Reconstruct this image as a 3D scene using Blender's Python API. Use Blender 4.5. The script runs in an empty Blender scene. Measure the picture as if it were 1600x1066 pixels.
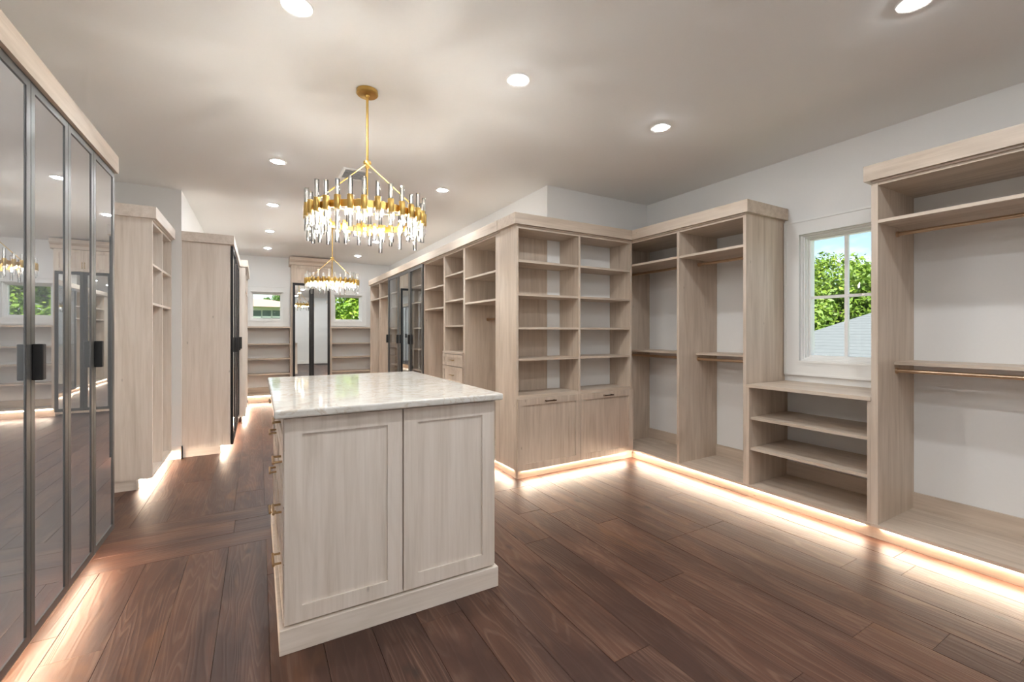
import bpy, bmesh, math, random
from mathutils import Vector, Matrix

random.seed(7)
SC = bpy.context.scene
COL = SC.collection

# ------------------------------------------------------------------ camera
CAM_H = 1.30
F_PX = 687.0
THETA = math.atan2(396.0, 687.0)
cam_d = bpy.data.cameras.new('camera')
cam = bpy.data.objects.new('camera', cam_d)
COL.objects.link(cam)
cam.location = (0, 0, CAM_H)
cam.rotation_euler = (math.pi / 2, 0, -THETA)
cam_d.sensor_width = 36.0
cam_d.sensor_fit = 'HORIZONTAL'
cam_d.lens = 36.0 * F_PX / 1600.0
cam_d.shift_y = -13.0 / 1600.0
cam_d.clip_start = 0.02
cam_d.clip_end = 300
SC.camera = cam
SC.cycles.transparent_max_bounces = 14

# ------------------------------------------------------------------ view
SC.view_settings.view_transform = 'Standard'
SC.view_settings.look = 'None'
SC.view_settings.gamma = 1.0
SC.view_settings.use_curve_mapping = False
SC.view_settings.exposure = 1.70

# light levels (radiance of the emitting surfaces)
L_DOWN = 126.0
L_LED = 40.0
L_BULB = 300.0
L_SUN = 5.0
L_SKY = 0.07

# ------------------------------------------------------------------ world
world = bpy.data.worlds.new('world')
SC.world = world
world.use_nodes = True
wn = world.node_tree.nodes
wl = world.node_tree.links
wn.clear()
w_out = wn.new('ShaderNodeOutputWorld')
w_bg = wn.new('ShaderNodeBackground')
w_sky = wn.new('ShaderNodeTexSky')
w_sky.sky_type = 'NISHITA'
w_sky.sun_disc = False
w_sky.sun_elevation = math.radians(52)
w_sky.sun_rotation = math.radians(215)
w_sky.air_density = 1.0
w_sky.dust_density = 0.6
w_tc = wn.new('ShaderNodeTexCoord')
w_map = wn.new('ShaderNodeMapping')
w_map.inputs['Scale'].default_value = (1, 1, 2.6)
w_noise = wn.new('ShaderNodeTexNoise')
w_noise.inputs['Scale'].default_value = 3.4
w_noise.inputs['Detail'].default_value = 7
w_noise.inputs['Roughness'].default_value = 0.55
w_ramp = wn.new('ShaderNodeValToRGB')
w_ramp.color_ramp.elements[0].position = 0.47
w_ramp.color_ramp.elements[0].color = (0, 0, 0, 1)
w_ramp.color_ramp.elements[1].position = 0.66
w_ramp.color_ramp.elements[1].color = (1, 1, 1, 1)
w_mix = wn.new('ShaderNodeMixRGB')
w_mix.inputs[2].default_value = (8.6, 8.8, 9.0, 1)
wl.new(w_tc.outputs['Generated'], w_map.inputs[0])
wl.new(w_map.outputs[0], w_noise.inputs['Vector'])
wl.new(w_noise.outputs[0], w_ramp.inputs[0])
wl.new(w_ramp.outputs[0], w_mix.inputs[0])
wl.new(w_sky.outputs[0], w_mix.inputs[1])
wl.new(w_mix.outputs[0], w_bg.inputs[0])
w_bg.inputs[1].default_value = L_SKY
wl.new(w_bg.outputs[0], w_out.inputs[0])

sun_d = bpy.data.lights.new('sun', 'SUN')
sun_d.energy = L_SUN
sun_d.angle = math.radians(0.6)
sun_d.color = (1.0, 0.95, 0.86)
sun = bpy.data.objects.new('sun', sun_d)
COL.objects.link(sun)
sun.rotation_euler = Vector((0.50, 0.52, -0.70)).to_track_quat('-Z', 'Y').to_euler()
sun.location = (-6, -6, 14)


# ------------------------------------------------------------------ materials
def new_mat(name):
    m = bpy.data.materials.new(name)
    m.use_nodes = True
    nt = m.node_tree
    nt.nodes.clear()
    out = nt.nodes.new('ShaderNodeOutputMaterial')
    return m, nt, out


def principled(nt, out, color=(.8, .8, .8), rough=.5, metal=0.0, spec=0.5):
    b = nt.nodes.new('ShaderNodeBsdfPrincipled')
    b.inputs['Base Color'].default_value = (*color, 1)
    b.inputs['Roughness'].default_value = rough
    b.inputs['Metallic'].default_value = metal
    b.inputs['Specular IOR Level'].default_value = spec
    nt.links.new(b.outputs[0], out.inputs[0])
    return b


def coords(nt, scale, rnd=True, gen=False):
    tc = nt.nodes.new('ShaderNodeTexCoord')
    mp = nt.nodes.new('ShaderNodeMapping')
    mp.inputs['Scale'].default_value = scale
    src = tc.outputs['Object']
    if rnd:
        oi = nt.nodes.new('ShaderNodeObjectInfo')
        mul = nt.nodes.new('ShaderNodeMath')
        mul.operation = 'MULTIPLY'
        mul.inputs[1].default_value = 23.7
        nt.links.new(oi.outputs['Random'], mul.inputs[0])
        add = nt.nodes.new('ShaderNodeVectorMath')
        add.operation = 'ADD'
        nt.links.new(src, add.inputs[0])
        nt.links.new(mul.outputs[0], add.inputs[1])
        src = add.outputs[0]
    nt.links.new(src, mp.inputs[0])
    return mp.outputs[0]


def noise(nt, vec, scale, detail=4, rough=.55, dist=0.0):
    n = nt.nodes.new('ShaderNodeTexNoise')
    n.inputs['Scale'].default_value = scale
    n.inputs['Detail'].default_value = detail
    n.inputs['Roughness'].default_value = rough
    n.inputs['Distortion'].default_value = dist
    nt.links.new(vec, n.inputs['Vector'])
    return n.outputs[0]


def ramp(nt, fac, stops):
    r = nt.nodes.new('ShaderNodeValToRGB')
    e = r.color_ramp.elements
    while len(e) < len(stops):
        e.new(0.5)
    for k, (p, c) in enumerate(stops):
        e[k].position = p
        e[k].color = (*c, 1)
    nt.links.new(fac, r.inputs[0])
    return r.outputs[0]


def mixc(nt, fac, a, b, mode='MIX'):
    m = nt.nodes.new('ShaderNodeMixRGB')
    m.blend_type = mode
    for sock, v in ((0, fac), (1, a), (2, b)):
        if isinstance(v, (int, float)):
            m.inputs[sock].default_value = v
        elif isinstance(v, tuple):
            m.inputs[sock].default_value = (*v, 1)
        else:
            nt.links.new(v, m.inputs[sock])
    return m.outputs[0]


def bump(nt, b, height, strength, dist=0.002):
    bp = nt.nodes.new('ShaderNodeBump')
    bp.inputs['Strength'].default_value = strength
    bp.inputs['Distance'].default_value = dist
    nt.links.new(height, bp.inputs['Height'])
    nt.links.new(bp.outputs[0], b.inputs['Normal'])


def wood(name, axis, light, mid, dark, rough=.42):
    m, nt, out = new_mat(name)
    b = principled(nt, out, mid, rough, spec=.4)
    fine = [26.0, 26.0, 26.0]
    wide = [5.0, 5.0, 5.0]
    i = 'xyz'.index(axis)
    fine[i] = 1.1
    wide[i] = 0.55
    n1 = noise(nt, coords(nt, fine), 1.6, 6, .62, .6)
    n2 = noise(nt, coords(nt, wide), 1.5, 4, .55, 1.6)
    c1 = ramp(nt, n1, [(.30, dark), (.52, mid), (.75, light)])
    c2 = ramp(nt, n2, [(.32, dark), (.5, mid), (.68, light)])
    c = mixc(nt, .5, c1, c2)
    # small dark knots
    kn = [9.0, 9.0, 9.0]
    kn[i] = 4.0
    v = nt.nodes.new('ShaderNodeTexVoronoi')
    v.inputs['Scale'].default_value = 0.85
    nt.links.new(coords(nt, kn), v.inputs['Vector'])
    k = ramp(nt, v.outputs['Distance'], [(.015, (.7, .7, .7)), (.06, (0, 0, 0))])
    c = mixc(nt, k, c, tuple(x * .62 for x in dark))
    nt.links.new(c, b.inputs['Base Color'])
    bump(nt, b, n1, .12, .0015)
    return m


OAK = ((.710, .605, .505), (.605, .497, .400), (.450, .352, .268))
PALE = ((.875, .795, .725), (.795, .708, .630), (.650, .562, .478))
M = {}
for ax in 'xyz':
    M['oak_' + ax] = wood('oak_laminate_' + ax, ax, *OAK)
    M['pale_' + ax] = wood('pale_laminate_' + ax, ax, *PALE)


def floor_wood():
    m, nt, out = new_mat('floor_oak')
    b = principled(nt, out, (.1, .05, .03), .42, spec=.48)
    oi = nt.nodes.new('ShaderNodeObjectInfo')
    tone = ramp(nt, oi.outputs['Random'], [(0.0, (.040, .013, .0075)), (.25, (.076, .028, .016)), (.5, (.106, .043, .025)), (.75, (.056, .020, .012)), (1.0, (.132, .058, .034))])
    # fine brushed grain along the board
    g = noise(nt, coords(nt, (2.0, 60, 60)), 1.7, 6, .7, .4)
    # cathedral figure: contour lines of a stretched noise field
    fld = noise(nt, coords(nt, (.55, 5.5, 5.5)), 1.3, 2, .45, .35)
    mul = nt.nodes.new('ShaderNodeMath')
    mul.operation = 'MULTIPLY'
    mul.inputs[1].default_value = 105.0
    nt.links.new(fld, mul.inputs[0])
    sn = nt.nodes.new('ShaderNodeMath')
    sn.operation = 'SINE'
    nt.links.new(mul.outputs[0], sn.inputs[0])
    wd = noise(nt, coords(nt, (.9, 4.0, 4.0)), 1.2, 4, .55, 1.0)
    c = mixc(nt, ramp(nt, g, [(.38, (0, 0, 0)), (.72, (.60, .60, .60))]), tone, (.160, .076, .045))
    line = ramp(nt, sn.outputs[0], [(.45, (0, 0, 0)), (.98, (.55, .55, .55))])
    lm = mixc(nt, 1.0, line, ramp(nt, g, [(.3, (.25, .25, .25)), (.6, (1, 1, 1))]), 'MULTIPLY')
    c = mixc(nt, lm, c, (.185, .110, .076))
    c = mixc(nt, ramp(nt, wd, [(.40, (.8, .8, .8)), (.60, (0, 0, 0))]), c, (.040, .014, .009))
    wo = noise(nt, coords(nt, (1.3, 5.0, 5.0)), 1.5, 3, .5, .6)
    c = mixc(nt, ramp(nt, wo, [(.60, (0, 0, 0)), (.78, (.6, .6, .6))]), c, (.17, .070, .024))
    v = nt.nodes.new('ShaderNodeTexVoronoi')
    v.inputs['Scale'].default_value = 1.0
    nt.links.new(coords(nt, (2.0, 4.4, 4.4)), v.inputs['Vector'])
    k = ramp(nt, v.outputs['Distance'], [(.02, (1, 1, 1)), (.11, (0, 0, 0))])
    c = mixc(nt, k, c, (.022, .010, .007))
    nt.links.new(c, b.inputs['Base Color'])
    r = ramp(nt, g, [(.3, (.38, .38, .38)), (.75, (.52, .52, .52))])
    nt.links.new(r, b.inputs['Roughness'])
    h = mixc(nt, .35, g, sn.outputs[0])
    bump(nt, b, h, .22, .0022)
    return m


M['floor'] = floor_wood()


def plain(name, color, rough=.5, metal=0.0, spec=.5, mottled=0.0, nscale=30.0):
    m, nt, out = new_mat(name)
    b = principled(nt, out, color, rough, metal, spec)
    n = noise(nt, coords(nt, (1, 1, 1)), nscale, 3)
    if mottled:
        c = mixc(nt, n, tuple(x * (1 - mottled) for x in color), tuple(min(1, x * (1 + mottled)) for x in color))
        nt.links.new(c, b.inputs['Base Color'])
    bump(nt, b, n, .03, .001)
    return m


M['wall'] = plain('wall_paint', (.84, .83, .815), .6, 0, .3, .012, 60)
M['ceiling'] = plain('ceiling_paint', (.88, .87, .855), .7, 0, .2, .01, 50)
M['white'] = plain('white_trim_paint', (.86, .85, .83), .35, 0, .5, .008, 20)
M['black'] = plain('black_metal', (.020, .019, .019), .38, .3, .5, .06, 40)
M['frame'] = plain('charcoal_frame', (.100, .096, .092), .32, .25, .5, .06, 40)
M['gold'] = plain('brushed_gold', (.66, .44, .14), .28, 1.0, .5, .10, 60)
M['brass'] = plain('champagne_bronze', (.52, .36, .19), .30, 1.0, .5, .08, 60)
M['bronze'] = plain('bronze_rod', (.60, .44, .30), .32, 1.0, .5, .08, 60)
M['dark_bronze'] = plain('dark_bronze', (.14, .085, .05), .35, 1.0, .5, .08, 60)
M['subfloor'] = plain('floor_joint', (.018, .011, .008), .7)
M['void'] = plain('vent_throat', (.42, .45, .50), .7)
M['mirror'] = None
m, nt, out = new_mat('mirror_glass')
principled(nt, out, (.86, .88, .87), .015, 1.0)
M['mirror'] = m


def glass_pane(name, tint, base, gain, gloss, haze=0.0):
    """smoked or clear pane: coated Fresnel reflection over a tinted see-through body"""
    m, nt, out = new_mat(name)
    tr = nt.nodes.new('ShaderNodeBsdfTransparent')
    tr.inputs[0].default_value = (*tint, 1)
    gl = nt.nodes.new('ShaderNodeBsdfGlossy')
    gl.inputs['Color'].default_value = (*gloss, 1)
    gl.inputs['Roughness'].default_value = 0.012
    fr = nt.nodes.new('ShaderNodeFresnel')
    fr.inputs['IOR'].default_value = 1.6
    mul = nt.nodes.new('ShaderNodeMath')
    mul.operation = 'MULTIPLY_ADD'
    mul.inputs[1].default_value = gain
    mul.inputs[2].default_value = base
    mul.use_clamp = True
    nt.links.new(fr.outputs[0], mul.inputs[0])
    body = tr
    if haze:
        hz = nt.nodes.new('ShaderNodeBsdfDiffuse')
        hz.inputs[0].default_value = (.40, .42, .44, 1)
        body = nt.nodes.new('ShaderNodeMixShader')
        body.inputs[0].default_value = haze
        nt.links.new(tr.outputs[0], body.inputs[1])
        nt.links.new(hz.outputs[0], body.inputs[2])
    mx = nt.nodes.new('ShaderNodeMixShader')
    nt.links.new(mul.outputs[0], mx.inputs[0])
    nt.links.new(body.outputs[0], mx.inputs[1])
    nt.links.new(gl.outputs[0], mx.inputs[2])
    nt.links.new(mx.outputs[0], out.inputs[0])
    return m


M['smoke'] = glass_pane('smoked_mirror_glass', (.30, .30, .30), .50, .8, (.92, .93, .95), .7)
M['cabinet_glass'] = glass_pane('cabinet_glass', (.975, .985, .99), .02, .36, (.9, .95, 1.0))
M['half_mirror'] = glass_pane('half_mirror_glass', (.5, .52, .53), .55, .8, (.88, .92, .94))
M['window_glass'] = glass_pane('window_glass', (.97, .98, .98), .0, .15, (1, 1, 1))

m, nt, out = new_mat('crystal')
tr = nt.nodes.new('ShaderNodeBsdfTransparent')
tr.inputs[0].default_value = (.93, .94, .95, 1)
gl = nt.nodes.new('ShaderNodeBsdfGlossy')
gl.inputs['Roughness'].default_value = .05
df = nt.nodes.new('ShaderNodeBsdfTranslucent')
df.inputs[0].default_value = (.95, .93, .9, 1)
fr = nt.nodes.new('ShaderNodeFresnel')
fr.inputs['IOR'].default_value = 2.1
m1 = nt.nodes.new('ShaderNodeMixShader')
m1.inputs[0].default_value = .19
m2 = nt.nodes.new('ShaderNodeMixShader')
nt.links.new(tr.outputs[0], m1.inputs[1])
nt.links.new(df.outputs[0], m1.inputs[2])
nt.links.new(fr.outputs[0], m2.inputs[0])
nt.links.new(m1.outputs[0], m2.inputs[1])
nt.links.new(gl.outputs[0], m2.inputs[2])
nt.links.new(m2.outputs[0], out.inputs[0])
M['crystal'] = m


def emit(name, color, strength):
    m, nt, out = new_mat(name)
    e = nt.nodes.new('ShaderNodeEmission')
    e.inputs[0].default_value = (*color, 1)
    e.inputs[1].default_value = strength
    nt.links.new(e.outputs[0], out.inputs[0])
    return m


M['e_down'] = emit('downlight_lens', (.93, .97, .99), L_DOWN)
M['e_led'] = emit('led_tape', (1.0, .83, .65), L_LED)
M['e_bulb'] = emit('bulb_glow', (1.0, .96, .88), L_BULB)


def stone():
    m, nt, out = new_mat('pale_quartzite')
    b = principled(nt, out, (.7, .66, .6), .06, spec=.6)
    a = noise(nt, coords(nt, (1.6, 4.0, 3.0), rnd=False), 3.0, 7, .62, 1.5)
    c = ramp(nt, a, [(.28, (.58, .53, .47)), (.45, (.70, .67, .62)), (.58, (.76, .73, .69)), (.75, (.66, .60, .52))])
    v = noise(nt, coords(nt, (2.2, 2.2, 2.2), rnd=False), 2.0, 5, .6, 2.4)
    ve = ramp(nt, v, [(.47, (0, 0, 0)), (.5, (.6, .6, .6)), (.53, (0, 0, 0))])
    c = mixc(nt, ve, c, (.50, .40, .30))
    s = noise(nt, coords(nt, (1, 1, 1), rnd=False), 90.0, 3)
    c = mixc(nt, .12, c, s, 'OVERLAY')
    nt.links.new(c, b.inputs['Base Color'])
    return m


M['stone'] = stone()


# ------------------------------------------------------------------ mesh helpers
class MB:
    def __init__(self):
        self.v = []
        self.f = []

    def box(self, x0, x1, y0, y1, z0, z1):
        x0, x1 = min(x0, x1), max(x0, x1)
        y0, y1 = min(y0, y1), max(y0, y1)
        z0, z1 = min(z0, z1), max(z0, z1)
        n = len(self.v)
        self.v += [(x0, y0, z0), (x1, y0, z0), (x1, y1, z0), (x0, y1, z0), (x0, y0, z1), (x1, y0, z1), (x1, y1, z1), (x0, y1, z1)]
        self.f += [tuple(n + k for k in q) for q in ((0, 3, 2, 1), (4, 5, 6, 7), (0, 1, 5, 4), (1, 2, 6, 5), (2, 3, 7, 6), (3, 0, 4, 7))]
        return self

    def tube(self, p, q, r, seg=10, r2=None):
        p = Vector(p)
        q = Vector(q)
        d = (q - p).normalized()
        a = d.orthogonal().normalized()
        b = d.cross(a)
        r2 = r if r2 is None else r2
        n = len(self.v)
        for c, rr in ((p, r), (q, r2)):
            for k in range(seg):
                t = 2 * math.pi * k / seg
                self.v.append(tuple(c + a * math.cos(t) * rr + b * math.sin(t) * rr))
        for k in range(seg):
            k2 = (k + 1) % seg
            self.f.append((n + k, n + k2, n + seg + k2, n + seg + k))
        self.f.append(tuple(n + seg - 1 - k for k in range(seg)))
        self.f.append(tuple(n + seg + k for k in range(seg)))
        return self

    def lathe(self, cx, cy, prof, seg=32):
        n = len(self.v)
        for r, z in prof:
            for k in range(seg):
                t = 2 * math.pi * k / seg
                self.v.append((cx + r * math.cos(t), cy + r * math.sin(t), z))
        for i in range(len(prof) - 1):
            for k in range(seg):
                k2 = (k + 1) % seg
                a = n + i * seg
                self.f.append((a + k, a + k2, a + seg + k2, a + seg + k))
        return self

    def prism(self, axis, pts, a0, a1):
        """polygon pts (2-D) extruded along axis"""
        n = len(self.v)
        k = len(pts)
        for a in (a0, a1):
            for u, w in pts:
                self.v.append({'x': (a, u, w), 'y': (u, a, w), 'z': (u, w, a)}[axis])
        for i in range(k):
            j = (i + 1) % k
            self.f.append((n + i, n + j, n + k + j, n + k + i))
        self.f.append(tuple(n + k - 1 - i for i in range(k)))
        self.f.append(tuple(n + k + i for i in range(k)))
        return self

    def mesh(self, name, mat, bev=0.0, smooth=False, seg=2, loc=(0, 0, 0)):
        me = bpy.data.meshes.new(name)
        me.from_pydata([(x - loc[0], y - loc[1], z - loc[2]) for x, y, z in self.v], [], self.f)
        bm = bmesh.new()
        bm.from_mesh(me)
        bmesh.ops.recalc_face_normals(bm, faces=bm.faces)
        if bev:
            bmesh.ops.bevel(bm, geom=list(bm.edges), offset=bev, segments=seg, affect='EDGES', profile=.5)
        bm.to_mesh(me)
        bm.free()
        me.materials.append(M[mat] if isinstance(mat, str) else mat)
        if smooth:
            for p in me.polygons:
                p.use_smooth = True
        return me


def loc_of(o):
    p = Vector((0, 0, 0))
    while o is not None:
        p += o.location
        o = o.parent
    return p


def obj(name, mb, mat, parent=None, bev=0.0, smooth=False, label=None, seg=2):
    base = loc_of(parent) if parent else Vector((0, 0, 0))
    me = mb.mesh(name, mat, bev, smooth, seg, base)
    o = bpy.data.objects.new(name, me)
    COL.objects.link(o)
    if parent:
        o.parent = parent
    if label:
        o['label'] = label
    return o


def bx(name, b, mat, parent=None, bev=0.0, label=None):
    return obj(name, MB().box(*b), mat, parent, bev, label=label)


def inst(name, me, parent, loc, rot=(0, 0, 0), scale=(1, 1, 1)):
    o = bpy.data.objects.new(name, me)
    COL.objects.link(o)
    o.parent = parent
    o.location = loc
    o.rotation_euler = rot
    o.scale = scale
    return o


def thing(name, loc, label, cat, group=None):
    o = bpy.data.objects.new(name, None)
    COL.objects.link(o)
    o.location = loc
    o.empty_display_size = .1
    o['label'] = label
    o['category'] = cat
    if group:
        o['group'] = group
    return o


def struct(name, mb, mat, label=None):
    o = obj(name, mb, mat)
    o['kind'] = 'structure'
    if label:
        o['label'] = label
    return o


# ------------------------------------------------------------------ key planes
CEIL = 2.774
XR = 3.90          # right wall face
YB = 3.63          # wall behind the shoe shelves
XB = 2.50          # wall behind the long run
XL = -1.30         # left wall face
YRET = 5.64        # return wall facing the camera
XC = -0.69         # corridor left wall face
YF = 9.75          # far wall face
YN = -1.50         # wall behind the camera
ZB, ZT = .082, 2.253   # bottom shelf level / underside of the crown
ZC = 2.35          # crown top
RF = 3.35          # front of right run
SF = 3.325         # front of shoe shelves
LF = 1.96          # front of the long run

# ------------------------------------------------------------------ shell
floor = struct('floor', MB().box(XL - .2, XR + .2, YN - .2, YF + .2, -.16, -.012), 'subfloor', 'dark brown oak plank floor with a band laid crosswise')
ceiling = struct('ceiling', MB().box(XL - .2, XR + .2, YN - .2, YF + .2, CEIL, CEIL + .2), 'ceiling', 'smooth pale grey-white ceiling')

WY0, WY1, WZ0, WZ1 = 1.375, 1.965, 1.070, 2.108     # opening in the right wall
T = .16
wr = MB()
wr.box(XR, XR + T, YN, WY0, -.012, CEIL)
wr.box(XR, XR + T, WY1, YB, -.012, CEIL)
wr.box(XR, XR + T, WY0, WY1, -.012, WZ0)
wr.box(XR, XR + T, WY0, WY1, WZ1, CEIL)
struct('wall_right', wr, 'wall', 'pale wall with the large four-pane window')
struct('wall_center', MB().box(XB, XR + T, YB, YF, -.012, CEIL), 'wall', 'pale wall block behind the corner shelving')
struct('wall_left', MB().box(XL - T, XL, YN, YRET, -.012, CEIL), 'wall', 'pale wall behind the left wardrobes')
struct('wall_return', MB().box(XL - T, XC, YRET, YF, -.012, CEIL), 'wall', 'pale wall corner between the two left wardrobes')
struct('wall_near', MB().box(XL - T, XR + T, YN - T, YN, -.012, CEIL), 'wall', 'plain wall behind the viewer')
FL = (-.135, .415, 1.535, 2.085)   # far left opening x0 x1 z0 z1
FR = (1.345, 1.915, 1.535, 2.085)
wf = MB()
for a, b in ((XC, FL[0]), (FL[1], FR[0]), (FR[1], XB)):
    wf.box(a, b, YF, YF + T, -.012, CEIL)
for o_ in (FL, FR):
    wf.box(o_[0], o_[1], YF, YF + T, -.012, o_[2])
    wf.box(o_[0], o_[1], YF, YF + T, o_[3], CEIL)
struct('wall_far', wf, 'wall', 'pale end wall with two small windows')

bb = MB().box(XC - .075, XC + .012, YRET - .014, YRET, 0, .13).box(XC, XC + .012, YRET - .014, YRET + .012, 0, .13)
struct('baseboard_return', bb, 'white', 'white baseboard at the foot of the wall corner')
struct('baseboard_left', MB().box(XL, XL + .014, 3.70, 4.66, 0, .13), 'white', 'white baseboard between the left wardrobes')
struct('baseboard_near', MB().box(XL, XR, YN, YN + .014, 0, .13), 'white', 'white baseboard behind the viewer')
struct('baseboard_right', MB().box(XR - .014, XR, YN + .014, .12, 0, .13), 'white', 'white baseboard of the window wall')

# planks --------------------------------------------------------------
PLK = {}


def plank(x0, x1, y0, y1):
    g = .0007
    L, Wd = (x1 - x0, y1 - y0)
    along_y = Wd > L
    ln, wd = (Wd, L) if along_y else (L, Wd)
    key = (round(ln, 2), round(wd, 2))
    if key not in PLK:
        a, b = ln / 2 - g, wd / 2 - g
        c = .0009
        mb = MB()
        mb.v = [(-a, -b, -.012), (a, -b, -.012), (a, b, -.012), (-a, b, -.012), (-a, -b, -c), (a, -b, -c), (a, b, -c), (-a, b, -c),
                (-a + c, -b + c, 0), (a - c, -b + c, 0), (a - c, b - c, 0), (-a + c, b - c, 0)]
        mb.f = [(0, 1, 5, 4), (1, 2, 6, 5), (2, 3, 7, 6), (3, 0, 4, 7), (4, 5, 9, 8), (5, 6, 10, 9), (6, 7, 11, 10), (7, 4, 8, 11), (8, 9, 10, 11), (0, 3, 2, 1)]
        PLK[key] = mb.mesh('plank', 'floor')
    o = inst('plank', PLK[key], floor, ((x0 + x1) / 2, (y0 + y1) / 2, random.uniform(-.0004, .0004)))
    o.rotation_euler = (0, 0, (math.pi / 2 if along_y else 0) + (math.pi if random.random() < .5 else 0))


def lay(a0, a1, b0, b1, rows, axis, lens=(1.0, 2.1)):
    """rows across a0..a1, boards run b0..b1 along axis"""
    w = (a1 - a0) / rows
    for r in range(rows):
        p = b0
        cut = b0 + random.uniform(.35, 1.5)
        while p < b1 - .01:
            q = min(cut, b1)
            if b1 - q < .3:
                q = b1
            q = p + round(q - p, 1) if q < b1 else b1
            if axis == 'y':
                plank(a0 + r * w, a0 + (r + 1) * w, p, q)
            else:
                plank(p, q, a0 + r * w, a0 + (r + 1) * w)
            p = q
            cut = p + random.choice((1.0, 1.2, 1.4, 1.6, 1.8, 2.1))


BX = 2.00
lay(-.94, BX, -.9, 3.17, 15, 'y')
lay(BX, 3.568, -.3, 3.45, 8, 'y')
lay(3.17, 3.80, -.94, BX, 3, 'x')
lay(-.94, BX, 3.80, 9.60, 15, 'y')
lay(-1.30, -.94, 3.17, 5.60, 2, 'y')


# ------------------------------------------------------------------ windows
def window(name, axis, wall, out_dir, a0, a1, z0, z1, casing, label, muntin=True, cut=None, cas_top=None, cas_w=None):
    """wall plane at `wall` on axis; opening a0..a1, z0..z1; outside lies towards out_dir"""
    w = bpy.data.objects.new(name, None)
    COL.objects.link(w)
    mid = (a0 + a1) / 2
    w.location = (wall, mid, z0) if axis == 'x' else (mid, wall, z0)
    w['kind'] = 'structure'
    w['label'] = label
    s = out_dir

    def B(mb, d0, d1, p0, p1, q0, q1):
        d0, d1 = wall + s * d0, wall + s * d1
        if axis == 'x':
            mb.box(d0, d1, p0, p1, q0, q1)
        else:
            mb.box(p0, p1, d0, d1, q0, q1)
        return mb

    def ring(mb, d0, d1, p0, p1, q0, q1, wd):
        B(mb, d0, d1, p0, p0 + wd, q0, q1)
        B(mb, d0, d1, p1 - wd, p1, q0, q1)
        B(mb, d0, d1, p0 + wd, p1 - wd, q0, q0 + wd)
        B(mb, d0, d1, p0 + wd, p1 - wd, q1 - wd, q1)
        return mb

    e = casing
    lo = a0 - e if cut is None else max(a0 - e, cut)
    mb = MB()
    B(mb, -.018, 0, lo, a0, z0 - e, z1 + e)
    B(mb, -.018, 0, a1, a1 + e, z0 - e, z1 + e)
    B(mb, -.018, 0, a0, a1, z0 - e, z0)
    B(mb, -.018, 0, a0, a1, z1, z1 + e)
    obj('casing', mb, 'white', w)
    mb = MB()      # raised bead near the opening and back band at the outside
    t = .016
    B(mb, -.028, -.018, a0 - t, a0, z0 - t, z1 + t)
    B(mb, -.028, -.018, a1, a1 + t, z0 - t, z1 + t)
    B(mb, -.028, -.018, a0, a1, z0 - t, z0)
    B(mb, -.028, -.018, a0, a1, z1, z1 + t)
    t = .034
    B(mb, -.022, -.018, a0 - t, a0, z0 - t, z1 + t)
    B(mb, -.022, -.018, a1, a1 + t, z0 - t, z1 + t)
    B(mb, -.022, -.018, a0, a1, z0 - t, z0)
    B(mb, -.022, -.018, a0, a1, z1, z1 + t)
    t = .016
    obj('bead', mb, 'white', w)
    mb = MB()
    B(mb, -.026, -.018, a1 + e - t, a1 + e, z0 - e, z1 + e)
    B(mb, -.026, -.018, lo, a1 + e - t, z1 + e - t, z1 + e)
    B(mb, -.026, -.018, lo, a1 + e - t, z0 - e, z0 - e + t)
    obj('back_band', mb, 'white', w)
    mb = MB()
    ring(mb, 0, .15, a0, a1, z0, z1, .012)
    ring(mb, .018, .15, a0 + .012, a1 - .012, z0 + .012, z1 - .012, .012)
    ring(mb, .036, .15, a0 + .024, a1 - .024, z0 + .024, z1 - .024, .008)
    obj('jamb', mb, 'white', w)
    i0, i1, j0, j1 = a0 + .032, a1 - .032, z0 + .032, z1 - .032
    f = .013
    obj('sash', ring(MB(), .06, .11, i0, i1, j0, j1, f), 'white', w)
    g0, g1, h0, h1 = i0 + f, i1 - f, j0 + f, j1 - f
    cells = [(g0, g1, h0, h1)]
    if muntin:
        m_ = .011
        zm = (h0 + h1) / 2
        ym = (g0 + g1) / 2
        obj('muntin', B(MB(), .070, .10, ym - m_, ym + m_, h0, h1), 'white', w)
        obj('muntin', B(MB(), .072, .098, g0, g1, zm - m_, zm + m_), 'white', w)
        cells = [(g0, ym - m_, h0, zm - m_), (ym + m_, g1, h0, zm - m_), (g0, ym - m_, zm + m_, h1), (ym + m_, g1, zm + m_, h1)]
    for c in cells:
        obj('pane', B(MB(), .084, .088, *c), 'window_glass', w)
    return w


window('window_1', 'x', XR, 1, WY0, WY1, WZ0, WZ1, .122, 'white four-pane window above the low shelf unit', True, cut=1.276)
window('window_2', 'y', YF, 1, *FL, .115, 'small white window left of the mirrored cabinet', False)
window('window_3', 'y', YF, 1, *FR, .095, 'small white window right of the mirrored cabinet', False)


# ------------------------------------------------------------------ joinery helpers
PT = .022      # panel thickness
OPP = {'x': 'y', 'y': 'x'}


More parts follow.
